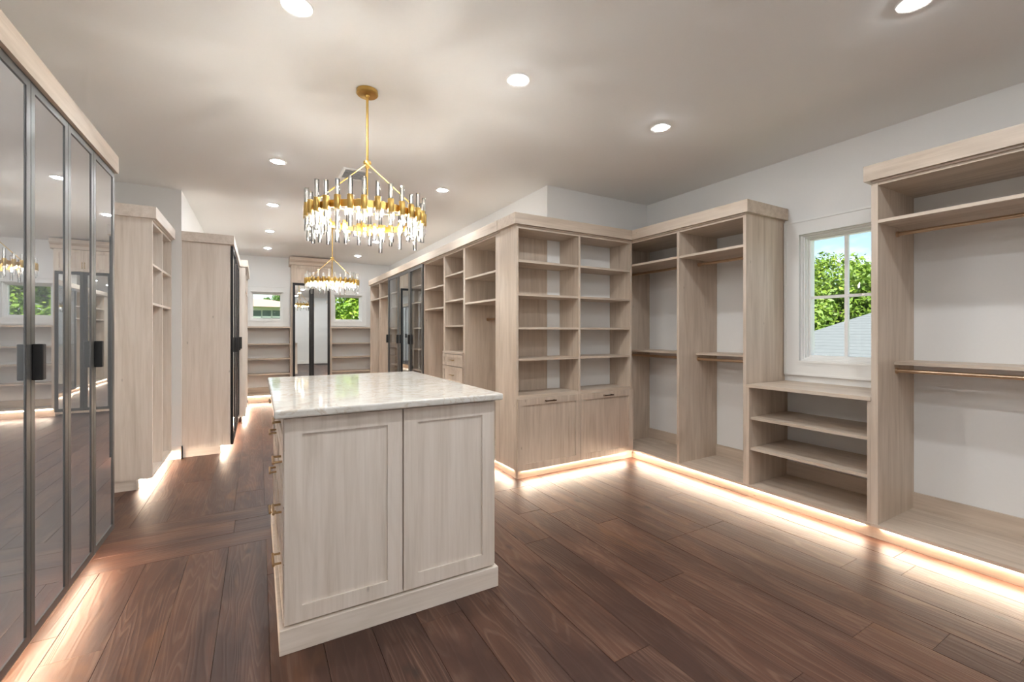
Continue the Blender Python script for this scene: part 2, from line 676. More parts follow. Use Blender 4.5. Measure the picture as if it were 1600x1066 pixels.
class Unit:
    """cabinet standing along run axis `a`, front plane F, back plane K (on the other axis)"""

    def __init__(self, root, run, F, K, suite='oak'):
        self.r, self.run, self.F, self.K, self.s = root, run, F, K, suite
        self.sg = 1 if K > F else -1

    def b(self, a0, a1, d0, d1, z0, z1):
        """run a0..a1, depth measured from the front plane"""
        p, q = self.F + self.sg * d0, self.F + self.sg * d1
        p, q = min(p, q), max(p, q)
        return (p, q, a0, a1, z0, z1) if self.run == 'y' else (a0, a1, p, q, z0, z1)

    def D(self):
        return abs(self.K - self.F)

    def part(self, name, a0, a1, d0, d1, z0, z1, grain='z', mat=None, parent=None, bev=0, label=None):
        g = {'run': self.run, 'dep': OPP[self.run], 'z': 'z'}[grain]
        return bx(name, self.b(a0, a1, d0, d1, z0, z1), mat or (self.s + '_' + g), parent or self.r, bev, label)

    def side(self, a, z0=ZB, z1=ZT, w=PT, name='side_panel', d0=0.0, d1=None):
        return self.part(name, a, a + w, d0, self.D() if d1 is None else d1, z0, z1, 'z')

    def shelf(self, a0, a1, ztop, d0=.004, d1=None, t=.02, name='shelf'):
        return self.part(name, a0, a1, d0, self.D() - .001 if d1 is None else d1, ztop - t, ztop, 'run')

    def rod(self, a0, a1, depth, z, r=.0125):
        def P(a):
            x = self.F + self.sg * depth
            return (x, a, z) if self.run == 'y' else (a, x, z)
        o = obj('hanging_rod', MB().tube(P(a0 + .004), P(a1 - .004), r, 14), 'bronze', self.r, smooth=False)
        obj('rod_socket', MB().tube(P(a0), P(a0 + .012), r * 1.55, 14), 'bronze', o)
        obj('rod_socket', MB().tube(P(a1 - .012), P(a1), r * 1.55, 14), 'bronze', o)
        return o

    def crown(self, a0, a1, z0=ZT, z1=ZC, lip=.03, ends=(0, 0), d1=None):
        D = self.D() if d1 is None else d1
        o = self.part('crown', a0 - ends[0], a1 + ends[1], -lip, D, z0, z1, 'run')
        self.part('crown_fillet', a0, a1, -.008, .0035, z0 - .012, z0 - .0005, 'run')
        return o

    def kick(self, a0, a1, rec=.030, z1=None, ends=(0, 0), led=True, gap=(.03, .03), thick=.016):
        z1 = ZB - .002 if z1 is None else z1
        self.part('toe_kick', a0 + ends[0], a1 - ends[1], rec, rec + thick, 0, z1, 'run')
        if led:
            self.part('led_strip', a0 + gap[0], a1 - gap[1], rec - .005, rec - .0005, z1 - .011, z1 - .001, 'run', 'e_led', label='glowing warm light strip under the base')


def shaker(u, a0, a1, z0, z1, d0, name='door', rail=.058, th=.02, parent=None, label=None, panel_mat=None):
    """frame proud of the front plane (d0 negative), recessed panel as sub-part"""
    r = parent or u.r
    mb = MB()
    for q in ((a0, a0 + rail, z0, z1), (a1 - rail, a1, z0, z1), (a0 + rail, a1 - rail, z0, z0 + rail), (a0 + rail, a1 - rail, z1 - rail, z1)):
        mb.box(*u.b(q[0], q[1], d0, d0 + th, q[2], q[3]))
    o = obj(name, mb, u.s + '_z', r, label=label)
    obj('panel', MB().box(*u.b(a0 + rail, a1 - rail, d0 + .009, d0 + th, z0 + rail, z1 - rail)), u.s + '_z', o)
    return o


def bar_pull(u, door, a, z, d, length=.11, vertical=False, mat='brass', proj=.028, r=.005):
    """two posts and a bar, standing off the front"""
    def P(aa, dd, zz):
        x = u.F + u.sg * dd
        return (x, aa, zz) if u.run == 'y' else (aa, x, zz)
    mb = MB()
    h = length / 2
    if vertical:
        mb.tube(P(a, d - proj, z - h), P(a, d - proj, z + h), r, 8)
        for s in (-1, 1):
            mb.tube(P(a, d, z + s * h * .8), P(a, d - proj, z + s * h * .8), r * .9, 8)
    else:
        mb.tube(P(a - h, d - proj, z), P(a + h, d - proj, z), r, 8)
        for s in (-1, 1):
            mb.tube(P(a + s * h * .8, d, z), P(a + s * h * .8, d - proj, z), r * .9, 8)
    return obj('handle', mb, mat, door)


def block_pull(u, door, a0, a1, z0, z1, d, proj=.032):
    return obj('handle', MB().box(*u.b(a0, a1, d - proj, d, z0, z1)), 'black', door, bev=.003)


def glass_door(u, a0, a1, z0, z1, d0, pane, rail=.042, th=.022, parent=None, frame='frame', inset=.008):
    mb = MB()
    for q in ((a0, a0 + rail, z0, z1), (a1 - rail, a1, z0, z1), (a0 + rail, a1 - rail, z0, z0 + rail), (a0 + rail, a1 - rail, z1 - rail, z1)):
        mb.box(*u.b(q[0], q[1], d0, d0 + th, q[2], q[3]))
    o = obj('door', mb, frame, parent or u.r)
    obj('pane', MB().box(*u.b(a0 + rail, a1 - rail, d0 + inset, d0 + inset + .005, z0 + rail, z1 - rail)), pane, o)
    return o


# ------------------------------------------------------------------ right run
Y_DIV0, Y_DIV1 = 2.735, 2.760
Y_END0, Y_END1 = 2.094, 2.118
Y_P0, Y_P1 = 1.238, 1.272

r = thing('open_wardrobe', (RF, Y_END0, 0), 'tall open two-bay hanging unit between the corner shelves and the window', 'wardrobe')
u = Unit(r, 'y', RF, XR)
u.side(Y_END0, w=Y_END1 - Y_END0)
u.side(Y_DIV0, w=Y_DIV1 - Y_DIV0, name='divider')
u.side(3.595, w=.022)
u.part('bottom_shelf', Y_END0, 3.328, -.006, .555 - .006, ZB - .002, ZB + .018, 'run')
u.part('bottom_shelf', 3.328, 3.595, .03, .549, ZB - .002, ZB + .018, 'run')
u.part('top_panel', Y_END1, 3.595, .004, .549, ZT - .03, ZT - .001, 'run')
for a0, a1 in ((Y_DIV1, 3.595), (Y_END1, Y_DIV0)):
    u.shelf(a0, a1, 2.006)
    u.shelf(a0, a1, 1.112, d0=.235)
    u.rod(a0, a1, .275, 1.945)
    u.rod(a0, a1, .265, 1.052)
    u.part('back_rail', a0, a1, .532, .549, ZB + .018, ZB + .125, 'run')
u.crown(Y_END0, 3.327, ends=(.03, 0), d1=.549)
u.kick(Y_END0, 3.370, gap=(.0, .08))

r = thing('low_shelf_unit', (RF, Y_P1, 0), 'low open shelf unit with three levels below the large window', 'shelf')
u = Unit(r, 'y', RF, XR)
u.part('side_panel', Y_END0 - .024, Y_END0, .0, .549, ZB + .018, .868, 'z')
u.part('side_panel', Y_P1, Y_P1 + .022, .0, .549, ZB + .018, .868, 'z')
u.part('countertop', Y_P1, Y_END0, -.008, .549, .868, .894, 'run', bev=.002)
for z in (.634, .392):
    u.shelf(Y_P1 + .022, Y_END0 - .024, z, d0=.02)
u.part('bottom_shelf', Y_P1, Y_END0, -.006, .549, ZB - .002, ZB + .018, 'run')
u.part('back_rail', Y_P1 + .022, Y_END0 - .024, .532, .549, ZB + .018, ZB + .135, 'run')
u.kick(Y_P1, Y_END0, gap=(.045, .0))

r = thing('open_wardrobe', (RF, .18, 0), 'tall open hanging unit to the right of the large window, cut by the frame', 'wardrobe')
u = Unit(r, 'y', RF, XR)
u.side(Y_P0, w=Y_P1 - Y_P0)
u.side(.14)
u.part('bottom_shelf', .14, Y_P1, -.006, .549, ZB - .002, ZB + .018, 'run')
u.part('top_panel', .162, Y_P0, .004, .549, ZT - .03, ZT - .001, 'run')
u.shelf(.162, Y_P0, 2.006)
u.shelf(.162, Y_P0, 1.112, d0=.235)
u.rod(.162, Y_P0, .275, 1.945)
u.rod(.162, Y_P0, .265, 1.052)
u.part('back_rail', .162, Y_P0, .532, .549, ZB + .018, ZB + .125, 'run')
u.crown(.14, Y_P1, ends=(.03, .03), d1=.549)
u.kick(.14, Y_P1, gap=(.0, .045))

# ------------------------------------------------------------------ corner shoe shelves
r = thing('corner_bookcase', (LF, SF, 0), 'corner unit with ten open cubbies above two panelled doors', 'shelf')
u = Unit(r, 'x', SF, YB)
XD0, XD1 = 2.652, 2.674
XE = RF - .002
u.side(LF, w=.022)
u.side(XD0, w=XD1 - XD0, name='divider')
u.side(XE - .022, w=.022)
u.part('bottom_shelf', LF + .022, XE - .022, .0, .3, ZB - .002, ZB + .018, 'run')
u.part('top_panel', LF + .022, XE - .022, .004, .3, ZT - .03, ZT - .001, 'run')
for a0, a1 in ((LF + .022, XD0), (XD1, XE - .022)):
    for z in (1.945, 1.648, 1.350, 1.070):
        u.shelf(a0, a1, z)
    u.shelf(a0, a1, .742, t=.03, name='cupboard_top')
for a0, a1, hx in ((LF + .004, 2.661, 2.30), (2.665, XE - .003, 2.995)):
    d = shaker(u, a0, a1, ZB - .002, .714, -.021)
    bar_pull(u, d, hx, .684, -.021, .115, mat='dark_bronze', r=.006)
u.part('crown', LF - .03, RF - .031, -.03, .3, ZT, ZC, 'run')
u.part('crown_fillet', LF, RF - .01, -.008, .0035, ZT - .012, ZT - .0005, 'run')
u.kick(LF + .03, RF + .0295, gap=(.035, .09))
bx('toe_kick', (LF + .025, LF + .041, SF + .042, YB, 0, ZB - .002), 'oak_y', r)
bx('led_strip', (LF + .020, LF + .0245, SF + .085, YB, ZB - .012, ZB - .003), 'e_led', r, label='glowing warm light strip under the base')

# ------------------------------------------------------------------ long run
u0 = Unit(None, 'y', LF, XB)
GR = 'units of the long run facing the aisle'


def run_unit(name, a0, a1, label, cat):
    r_ = thing(name, (LF, a0, 0), label, cat, GR)
    q = Unit(r_, 'y', LF, XB)
    q.part('bottom_shelf', a0, a1, .0, .538, ZB - .002, ZB + .018, 'run')
    q.part('top_panel', a0, a1, .004, .538, ZT - .03, ZT - .001, 'run')
    return q


u = run_unit('open_wardrobe', YB, 4.455, 'open hanging bay with two shelves beside the corner bookcase', 'wardrobe')
u.part('filler_panel', YB + .002, 3.715, .0, .538, ZB + .018, ZT - .03, 'z')
u.side(4.433, ZB + .018, ZT - .03)
for z in (1.90, 1.628):
    u.shelf(3.715, 4.433, z)
u.rod(3.715, 4.433, .28, 1.45)
u.kick(YB + .002, 4.455, gap=(.0, .0))

u = run_unit('drawer_tower', 4.457, 5.053, 'narrow tower of cubbies above a stack of drawers', 'cabinet')
u.side(4.457, ZB + .018, ZT - .03)
u.side(5.031, ZB + .018, ZT - .03)
for z in (1.99, 1.685, 1.388):
    u.shelf(4.479, 5.031, z)
u.shelf(4.457, 5.053, 1.080, d0=-.022, t=.025, name='drawer_top')
zz = [1.053, .912, .705, .50, .29, ZB]
for k in range(5):
    d = shaker(u, 4.459, 5.051, zz[k + 1] + .004, zz[k] - .003, -.022, 'drawer', .038)
    bar_pull(u, d, 4.755, (zz[k] + zz[k + 1]) / 2, -.022 + .009, .10)
u.kick(4.457, 5.053, gap=(0, 0))

u = run_unit('open_wardrobe', 5.055, 5.80, 'open hanging bay between the drawer tower and the glass cabinet', 'wardrobe')
u.side(5.055, ZB + .018, ZT - .03)
u.side(5.778, ZB + .018, ZT - .03)
for z in (1.895, 1.62):
    u.shelf(5.077, 5.778, z)
u.rod(5.077, 5.778, .28, 1.45)
u.kick(5.055, 5.80, gap=(0, 0))

u = run_unit('glass_cabinet', 5.802, 7.66, 'glass-fronted cabinet with three dark framed doors in the long run', 'cabinet')
u.side(5.802, ZB + .018, ZT - .03)
u.side(7.638, ZB + .018, ZT - .03)
for y in (6.40, 7.01):
    u.side(y, ZB + .018, ZT - .03, name='divider', d0=.03)
for z in (1.985, 1.745, 1.374, 1.07, .77, .46):
    for a0, a1 in ((5.824, 6.40), (6.422, 7.01), (7.032, 7.638)):
        u.shelf(a0, a1, z, d0=.03)
ds = (5.806, 6.412, 7.022, 7.656)
for k in range(3):
    d = glass_door(u, ds[k], ds[k + 1] - .004, ZB, ZT - .014, -.024, ('cabinet_glass', 'half_mirror', 'cabinet_glass')[k])
    block_pull(u, d, ds[k + 1] - .044, ds[k + 1] - .010, 1.13, 1.27, -.024)
u.kick(5.802, 7.66, gap=(0, 0))

u = run_unit('open_wardrobe', 7.662, 9.15, 'open two-bay hanging unit at the far end of the long run', 'wardrobe')
u.side(7.662, ZB + .018, ZT - .03)
u.side(8.36, ZB + .018, ZT - .03, name='divider')
u.side(9.128, ZB + .018, ZT - .03)
for a0, a1 in ((7.684, 8.36), (8.382, 9.128)):
    u.shelf(a0, a1, 1.955)
    u.rod(a0, a1, .28, 1.90)
u.kick(7.662, 9.15, gap=(0, .02))

r = thing('crown_moulding', (LF, YB, ZT), 'long wood crown running above the aisle cabinets', 'moulding')
u = Unit(r, 'y', LF, XB)
u.part('crown_board', YB + .001, 9.17, -.03, .538, ZT, ZC, 'run')
u.part('crown_fillet', YB + .001, 9.15, -.008, .0035, ZT - .012, ZT - .0005, 'run')

# ------------------------------------------------------------------ left glass wardrobe (A)
XA = -.769
ZA = 2.254
ZA0 = .140
r = thing('glass_wardrobe', (XA, 1.59, 0), 'tall wardrobe with dark framed smoked glass doors nearest the viewer', 'wardrobe')
u = Unit(r, 'y', XA, XL)
A0, A1 = 1.590, 3.462
u.side(A1 - .022, ZA0, ZA)
u.side(A0, ZA0, ZA)
u.part('bottom_shelf', A0 + .022, A1 - .022, .0, .530, ZA0, ZA0 + .022, 'run')
u.part('top_panel', A0 + .022, A1 - .022, .0, .530, ZA - .03, ZA - .001, 'run')
u.part('back_panel', A0 + .022, A1 - .022, .516, .530, ZA0 + .022, ZA - .03, 'z')
u.side(2.335, ZA0 + .022, ZA - .03, name='divider', d0=.02, d1=.516)
for a0, a1 in ((A0 + .022, 2.335), (2.357, A1 - .022)):
    u.shelf(a0, a1, 1.95, d0=.03, d1=.515)
    u.rod(a0, a1, .25, 1.88)
u.part('crown', A0, A1 + .012, -.040, .530, ZA, 2.356, 'run')
ds = (1.593, 1.977, 2.346, 2.722, 3.077, 3.459)
for k in range(5):
    d = glass_door(u, ds[k] + .002, ds[k + 1] - .002, ZA0 - .004, ZA - .002, -.024, 'smoke', rail=.034, inset=.004)
    if k in (2, 4):
        block_pull(u, d, ds[k] + .005, ds[k] + .034, 1.119, 1.257, -.024)
u.kick(A0, A1, rec=.06, z1=ZA0 - .002, gap=(.0, .02))

# ------------------------------------------------------------------ left open unit (B)
r = thing('open_shelf_unit', (-.77, 4.70, 0), 'open unit with pale end panel between the glass wardrobe and the wall corner', 'shelf')
u = Unit(r, 'y', -.77, XL, 'pale')
B0, B1 = 4.69, 5.625
u.side(B0, .085)
u.side(5.155, .105, ZT - .03, name='divider', d0=.004)
u.side(B1 - .022, .085)
u.part('bottom_shelf', B0 + .022, B1 - .022, .0, .529, .085, .105, 'run')
u.part('top_panel', B0 + .022, B1 - .022, .004, .529, ZT - .03, ZT - .001, 'run')
u.part('back_panel', B0 + .022, B1 - .022, .515, .529, .105, ZT - .03, 'z')
for a0, a1 in ((B0 + .022, 5.155), (5.177, B1 - .022)):
    for z in (1.885, 1.555):
        u.shelf(a0, a1, z, d1=.515)
    u.rod(a0, a1, .27, 1.49)
u.crown(B0, B1, ends=(.03, .005), d1=.529)
u.part('toe_kick', B0 + .0, B1, .09, .106, 0, .083, 'run')
u.part('toe_end', B0 + .01, B0 + .026, .106, .529, 0, .083, 'dep')
u.part('led_strip', B0 + .03, B1, .068, .082, .076, .083, 'run', 'e_led', label='glowing warm light strip under the base')

# ------------------------------------------------------------------ corridor left wardrobe (C) with dark doors
r = thing('glass_wardrobe', (-.265, 5.66, 0), 'wardrobe with dark edged glass doors past the wall corner', 'wardrobe')
u = Unit(r, 'y', -.265, XC, 'pale')
C0, C1 = 5.66, 7.43
u.side(C0, .085)
u.side(C1 - .022, .085)
u.part('bottom_shelf', C0 + .022, C1 - .022, .0, .424, .085, .105, 'run')
u.part('top_panel', C0 + .022, C1 - .022, .004, .424, ZT - .03, ZT - .001, 'run')
u.part('back_panel', C0 + .022, C1 - .022, .412, .424, .105, ZT - .03, 'z')
for z in (1.9, 1.5, 1.1, .7, .4):
    u.shelf(C0 + .022, C1 - .022, z, d0=.03, d1=.41)
ds = (5.664, 6.252, 6.84, 7.428)
for k in range(3):
    d = glass_door(u, ds[k] + .002, ds[k + 1] - .002, .085, ZT - .012, -.026, 'smoke', frame='black')
    block_pull(u, d, ds[k + 1] - .045, ds[k + 1] - .012, 1.07, 1.24, -.026)
u.crown(C0, C1, ends=(.03, 0), d1=.424, lip=.035)
u.part('toe_kick', C0 + .0, C1, .09, .106, 0, .083, 'run')
u.part('toe_end', C0 + .012, C0 + .028, .106, .424, 0, .083, 'dep')
u.part('led_strip', C0 + .02, C1, .068, .082, .076, .083, 'run', 'e_led', label='glowing warm light strip under the base')

# corridor left unit further on (D)
r = thing('open_wardrobe', (-.165, 7.44, 0), 'deeper wood wardrobe at the end of the corridor left side', 'wardrobe')
u = Unit(r, 'y', -.165, XC, 'pale')
D0, D1 = 7.44, 9.10
u.side(D0, .085)
u.side(8.26, .105, ZT - .03, name='divider')
u.side(D1 - .022, .085)
u.part('bottom_shelf', D0 + .022, D1 - .022, .0, .524, .085, .105, 'run')
u.part('top_panel', D0 + .022, D1 - .022, .004, .524, ZT - .03, ZT - .001, 'run')
for a0, a1 in ((D0 + .022, 8.26), (8.282, D1 - .022)):
    u.shelf(a0, a1, 1.95)
    u.rod(a0, a1, .27, 1.88)
u.crown(D0, D1, ends=(.008, .02), d1=.524)
u.part('toe_kick', D0, D1, .03, .046, 0, .083, 'run')
u.part('led_strip', D0 + .02, D1, .012, .026, .076, .083, 'run', 'e_led', label='glowing warm light strip under the base')

# ------------------------------------------------------------------ far wall
FFY = 9.45


def far_low(a0, a1, label):
    r_ = thing('low_shelf_unit', (a0, FFY, 0), label, 'shelf')
    q = Unit(r_, 'x', FFY, YF)
    q.part('top_board', a0, a1, -.005, .299, 1.388, 1.415, 'run')
    q.side(a0, .12, 1.388)
    q.side(a1 - .022, .12, 1.388)
    q.part('bottom_shelf', a0 + .022, a1 - .022, .0, .299, .12, .142, 'run')
    for z in (1.092, .812, .525):
        q.shelf(a0 + .022, a1 - .022, z)
    q.part('back_rail', a0 + .022, a1 - .022, .282, .299, .142, .25, 'run')
    q.kick(a0, a1, rec=.03, z1=.118, gap=(.02, .02))


far_low(XC + .002, .545, 'low open shelves under the small window left of the mirrored cabinet')
far_low(1.255, XB - .002, 'low open shelves under the small window right of the mirrored cabinet')

r = thing('mirror_cabinet', (.9, FFY, 0), 'tall cabinet with two dark framed mirror doors at the far end', 'cabinet')
u = Unit(r, 'x', FFY - .02, YF)
u.side(.548, .0, 2.63)
u.side(1.230, .0, 2.63)
u.part('body', .570, 1.230, .02, .318, .03, 2.62, 'z')
ds = (.566, .898, 1.234)
for k in range(2):
    d = glass_door(u, ds[k] + .001, ds[k + 1] - .001, .07, 2.256, -.022, 'mirror', rail=.044, frame='black')
    d2 = shaker(u, ds[k] + .001, ds[k + 1] - .001, 2.264, 2.60, -.020, 'upper_door', .05)
    bar_pull(u, d2, (.885, .915)[k], 2.36, -.02, .10, vertical=True)
    bar_pull(u, d, (.885, .915)[k], 1.1, -.022, .14, vertical=True, mat='black')
mb = MB()
pr = [(.0, 2.60), (-.02, 2.61), (-.03, 2.66), (-.065, 2.70), (-.075, 2.755), (.318, 2.755), (.318, 2.60)]
mb.prism('x', [(FFY - .02 + a, z) for a, z in pr], .515, 1.285)
obj('crown', mb, 'oak_x', r)

# ------------------------------------------------------------------ island
IX0, IX1, IY0, IY1 = .090, 1.046, 2.0, 3.41
r = thing('island', (.568, 2.7, 0), 'pale wood island cabinet with panelled end and brass pulled drawers', 'island')
u = Unit(r, 'x', IY0, IY1, 'pale')
bx('body', (IX0 + .018, IX1 - .004, IY0 + .022, IY1 - .02, .02, .958), 'pale_z', r)
bx('plinth', (IX0 - .018, IX1 + .020, IY0 - .010, IY1 + .01, 0, .100), 'pale_x', r, bev=.002)
for a0, a1 in ((IX0, .5715), (.5795, IX1)):
    shaker(u, a0, a1, .111, .949, .0, 'end_panel', .066, .022)
us = Unit(r, 'y', IX0, IX1, 'pale')
rows = (.955, .815, .582, .348, .107)
for c0, c1 in ((IY0 + .026, 2.70), (2.704, IY1 - .024)):
    for k in range(4):
        d = shaker(us, c0, c1, rows[k + 1] + .003, rows[k] - .003, -.004, 'drawer', .05, .02)
        bar_pull(us, d, (c0 + c1) / 2, (rows[k] + rows[k + 1]) / 2, -.004 + (.009 if k else .009), .13, mat='brass', proj=.036, r=.006)
ub = Unit(r, 'y', IX1 + .016, IX0, 'pale')
for c0, c1 in ((IY0 + .024, 2.70), (2.704, IY1 - .024)):
    shaker(ub, c0, c1, .107, .953, .0, 'side_panel', .075, .02)

mb = MB().box(.052, 1.078, 1.955, 3.455, .9585, .992)
ct = obj('island_countertop', mb, 'stone', bev=.009, seg=3)
ct['label'] = 'polished pale veined stone top on the island'
ct['category'] = 'countertop'


# ------------------------------------------------------------------ chandeliers
def unit_cyl(name, mat, seg, smooth=True, cap=True):
    mb = MB().tube((0, 0, 0), (0, 0, 1), 1, seg)
    me = mb.mesh(name, mat)
    for p in me.polygons:
        p.use_smooth = len(p.vertices) == 4
    return me


ME_SLEEVE = unit_cyl('sleeve', 'gold', 12)
ME_ROD = unit_cyl('crystal_rod', 'crystal', 8)
bulb_mb = MB().lathe(0, 0, [(.0005, 0), (.008, .004), (.012, .02), (.011, .04), (.006, .055), (.0005, .062)], 10)
ME_BULB = bulb_mb.mesh('bulb', 'e_bulb', smooth=True)


def chandelier(x, y, label, seed):
    rnd = random.Random(seed)
    R = .325
    r_ = thing('chandelier', (x, y, CEIL), label, 'chandelier', 'gold and crystal ring chandeliers')
    obj('canopy', MB().lathe(x, y, [(.0005, CEIL - .001), (.062, CEIL - .001), (.064, CEIL - .022), (.058, CEIL - .028), (.014, CEIL - .030), (.012, CEIL - .042), (.0005, CEIL - .042)], 32), 'gold', r_, smooth=False)
    obj('stem', MB().tube((x, y, CEIL - .03), (x, y, 2.33), .0075, 12), 'gold', r_, smooth=False)
    obj('hub', MB().lathe(x, y, [(.0005, 2.345), (.022, 2.343), (.024, 2.33), (.012, 2.318), (.012, 2.30), (.0005, 2.298)], 20), 'gold', r_)
    obj('lower_stem', MB().tube((x, y, 2.30), (x, y, 2.02), .005, 10), 'gold', r_)
    for k in range(3):
        t = math.radians(205 + 120 * k)
        obj('arm', MB().tube((x + .012 * math.cos(t), y + .012 * math.sin(t), 2.32), (x + R * math.cos(t), y + R * math.sin(t), 2.03), .004, 8), 'gold', r_)
    for k in range(3):
        t = math.radians(205 + 120 * k)
        obj('spoke', MB().tube((x, y, 2.025), (x + R * math.cos(t), y + R * math.sin(t), 2.005), .004, 8), 'gold', r_)
    ring = MB().lathe(x, y, [(R - .012, 1.980), (R - .006, 1.980), (R - .006, 2.018), (R - .012, 2.018), (R - .012, 1.980)], 60)
    obj('ring', ring, 'gold', r_)
    N = 30
    for k in range(N):
        t = 2 * math.pi * (k + .3) / N
        px, py = (R + .012) * math.cos(t), (R + .012) * math.sin(t)
        inst('sleeve', ME_SLEEVE, r_, (px, py, 1.962 - CEIL), scale=(.0175, .0175, .074))
        up = rnd.choice((.045, .06, .085, .10))
        dn = rnd.choice((.05, .07, .095, .115))
        inst('crystal_rod', ME_ROD, r_, (px, py, 1.962 - dn - CEIL), scale=(.0125, .0125, .074 + up + dn))
    for k in range(N):
        t = 2 * math.pi * (k + .8) / N
        px, py = (R - .030) * math.cos(t), (R - .030) * math.sin(t)
        dn = rnd.choice((.05, .08, .105))
        inst('crystal_rod', ME_ROD, r_, (px, py, 1.990 - dn - CEIL), scale=(.011, .011, .02 + dn))
        if k % 2 == 0:
            inst('sleeve', ME_SLEEVE, r_, (px, py, 1.985 - CEIL), scale=(.015, .015, .04))
    for k in range(8):
        t = 2 * math.pi * (k + .5) / 8
        px, py = (R - .075) * math.cos(t), (R - .075) * math.sin(t)
        o = inst('candle_cup', ME_SLEEVE, r_, (px, py, 1.995 - CEIL), scale=(.011, .011, .03))
        inst('bulb', ME_BULB, r_, (px, py, 1.996 - CEIL), rot=(math.pi, 0, 0), scale=(.72, .72, .72))
    return r_


chandelier(.574, 2.761, 'gold ring chandelier with crystal rods hanging above the island', 3)
chandelier(.885, 6.52, 'gold ring chandelier with crystal rods hanging over the far aisle', 5)

# ------------------------------------------------------------------ recessed lights
ME_LENS = MB().lathe(0, 0, [(.0005, -.014), (.022, -.0128), (.038, -.0095), (.048, -.004), (.048, -.002)], 24).mesh('lens', 'e_down')
ME_TRIM = MB().lathe(0, 0, [(.048, -.002), (.050, -.006), (.066, -.006), (.070, -.001), (.070, .0), (.048, .0)], 32).mesh('trim', 'white')


def downlight(x, y, label):
    r_ = thing('recessed_light', (x, y, CEIL), label, 'light', 'recessed ceiling lights')
    inst('trim', ME_TRIM, r_, (0, 0, 0))
    inst('lens', ME_LENS, r_, (0, 0, 0))


for x, y, lb in (
        (.15, 2.20, 'round recessed light cut by the top edge, left of the near chandelier'),
        (1.31, 2.20, 'round recessed light right of the near chandelier rod'),
        (2.50, 2.20, 'round recessed light nearest the corner above the hanging units'),
        (2.53, .80, 'round recessed light at the top edge, far right'),
        (.145, 4.28, 'recessed light left of the near chandelier, nearest of the left aisle row'),
        (.145, 5.76, 'second recessed light of the left aisle row'),
        (.14, 7.27, 'third recessed light of the left aisle row'),
        (.135, 8.75, 'farthest recessed light of the left aisle row'),
        (1.644, 4.29, 'recessed light above the drawer tower, nearest of the right aisle row'),
        (1.645, 5.76, 'second recessed light of the right aisle row, behind the near chandelier'),
        (1.645, 7.27, 'third recessed light of the right aisle row'),
        (1.65, 8.78, 'farthest recessed light of the right aisle row')):
    downlight(x, y, lb)
for x, y, lb in ((.15, .80, 'recessed light out of frame overhead, left'), (1.31, .80, 'recessed light out of frame overhead, middle'),
                 (.15, -.6, 'added recessed light out of frame behind the viewer, left'), (1.31, -.6, 'recessed light out of frame behind the viewer, middle'), (2.53, -.6, 'recessed light out of frame behind the viewer, right')):  # left one behind the viewer is unseen, added to brighten the island end
    downlight(x, y, lb)

r = thing('ceiling_vent', (.775, 4.27, CEIL), 'white slatted air vent in the ceiling behind the near chandelier', 'vent')
fx0, fx1, fy0, fy1 = .655, .895, 4.13, 4.42
mb = MB()
for q in ((fx0, fx0 + .02, fy0, fy1), (fx1 - .02, fx1, fy0, fy1), (fx0 + .02, fx1 - .02, fy0, fy0 + .02), (fx0 + .02, fx1 - .02, fy1 - .02, fy1)):
    mb.box(q[0], q[1], q[2], q[3], CEIL - .012, CEIL - .0005)
obj('frame', mb, 'white', r)
bx('throat', (fx0 + .02, fx1 - .02, fy0 + .02, fy1 - .02, CEIL - .003, CEIL - .0006), 'void', r)
for k in range(8):
    yy = fy0 + .035 + k * .030
    mb = MB()
    mb.prism('x', [(yy - .006, CEIL - .011), (yy - .004, CEIL - .012), (yy + .008, CEIL - .004), (yy + .006, CEIL - .003)], fx0 + .02, fx1 - .02)
    obj('slat', mb, 'white', r)


# ------------------------------------------------------------------ outside
def at(px, py, X=None, Y=None):
    """where a direction seen from the room meets a plane outside"""
    xx = math.sin(THETA) + math.cos(THETA) * (px - 800) / F_PX
    yy = math.cos(THETA) - math.sin(THETA) * (px - 800) / F_PX
    zz = (520 - py) / F_PX
    t = X / xx if X is not None else Y / yy
    return Vector((xx * t, yy * t, CAM_H + zz * t))


def leaf_mat(name, a, b, c):
    m, nt, out = new_mat(name)
    bs = nt.nodes.new('ShaderNodeBsdfPrincipled')
    bs.inputs['Roughness'].default_value = .55
    n = noise(nt, coords(nt, (1, 1, 1)), 1.6, 5, .7)
    col_ = ramp(nt, n, [(.32, a), (.5, b), (.68, c)])
    nt.links.new(col_, bs.inputs['Base Color'])
    tl = nt.nodes.new('ShaderNodeBsdfTranslucent')
    nt.links.new(col_, tl.inputs[0])
    mx = nt.nodes.new('ShaderNodeMixShader')
    mx.inputs[0].default_value = .3
    nt.links.new(bs.outputs[0], mx.inputs[1])
    nt.links.new(tl.outputs[0], mx.inputs[2])
    nt.links.new(mx.outputs[0], out.inputs[0])
    return m


M['leaf_pine'] = leaf_mat('pine_needles', (.045, .10, .012), (.14, .24, .025), (.30, .38, .05))
M['leaf_broad'] = leaf_mat('broad_leaves', (.06, .14, .012), (.20, .34, .03), (.42, .50, .06))
M['leaf_dark'] = leaf_mat('dark_leaves', (.02, .06, .01), (.05, .13, .02), (.10, .20, .03))
M['bark'] = plain('bark', (.16, .12, .09), .9, 0, .2, .3, 12)
M['roof_grey'] = plain('grey_shingle', (.135, .15, .155), .85, 0, .2, .18, 9)
M['roof_clay'] = plain('clay_roof', (.36, .255, .20), .85, 0, .2, .12, 6)
M['stucco'] = plain('stucco', (.72, .70, .66), .9, 0, .2, .05, 8)
M['lawn'] = plain('lawn', (.10, .18, .04), .95, 0, .1, .3, 2)
M['dark_glass'] = plain('house_glass', (.10, .13, .12), .1, 0, .6, .4, 3)


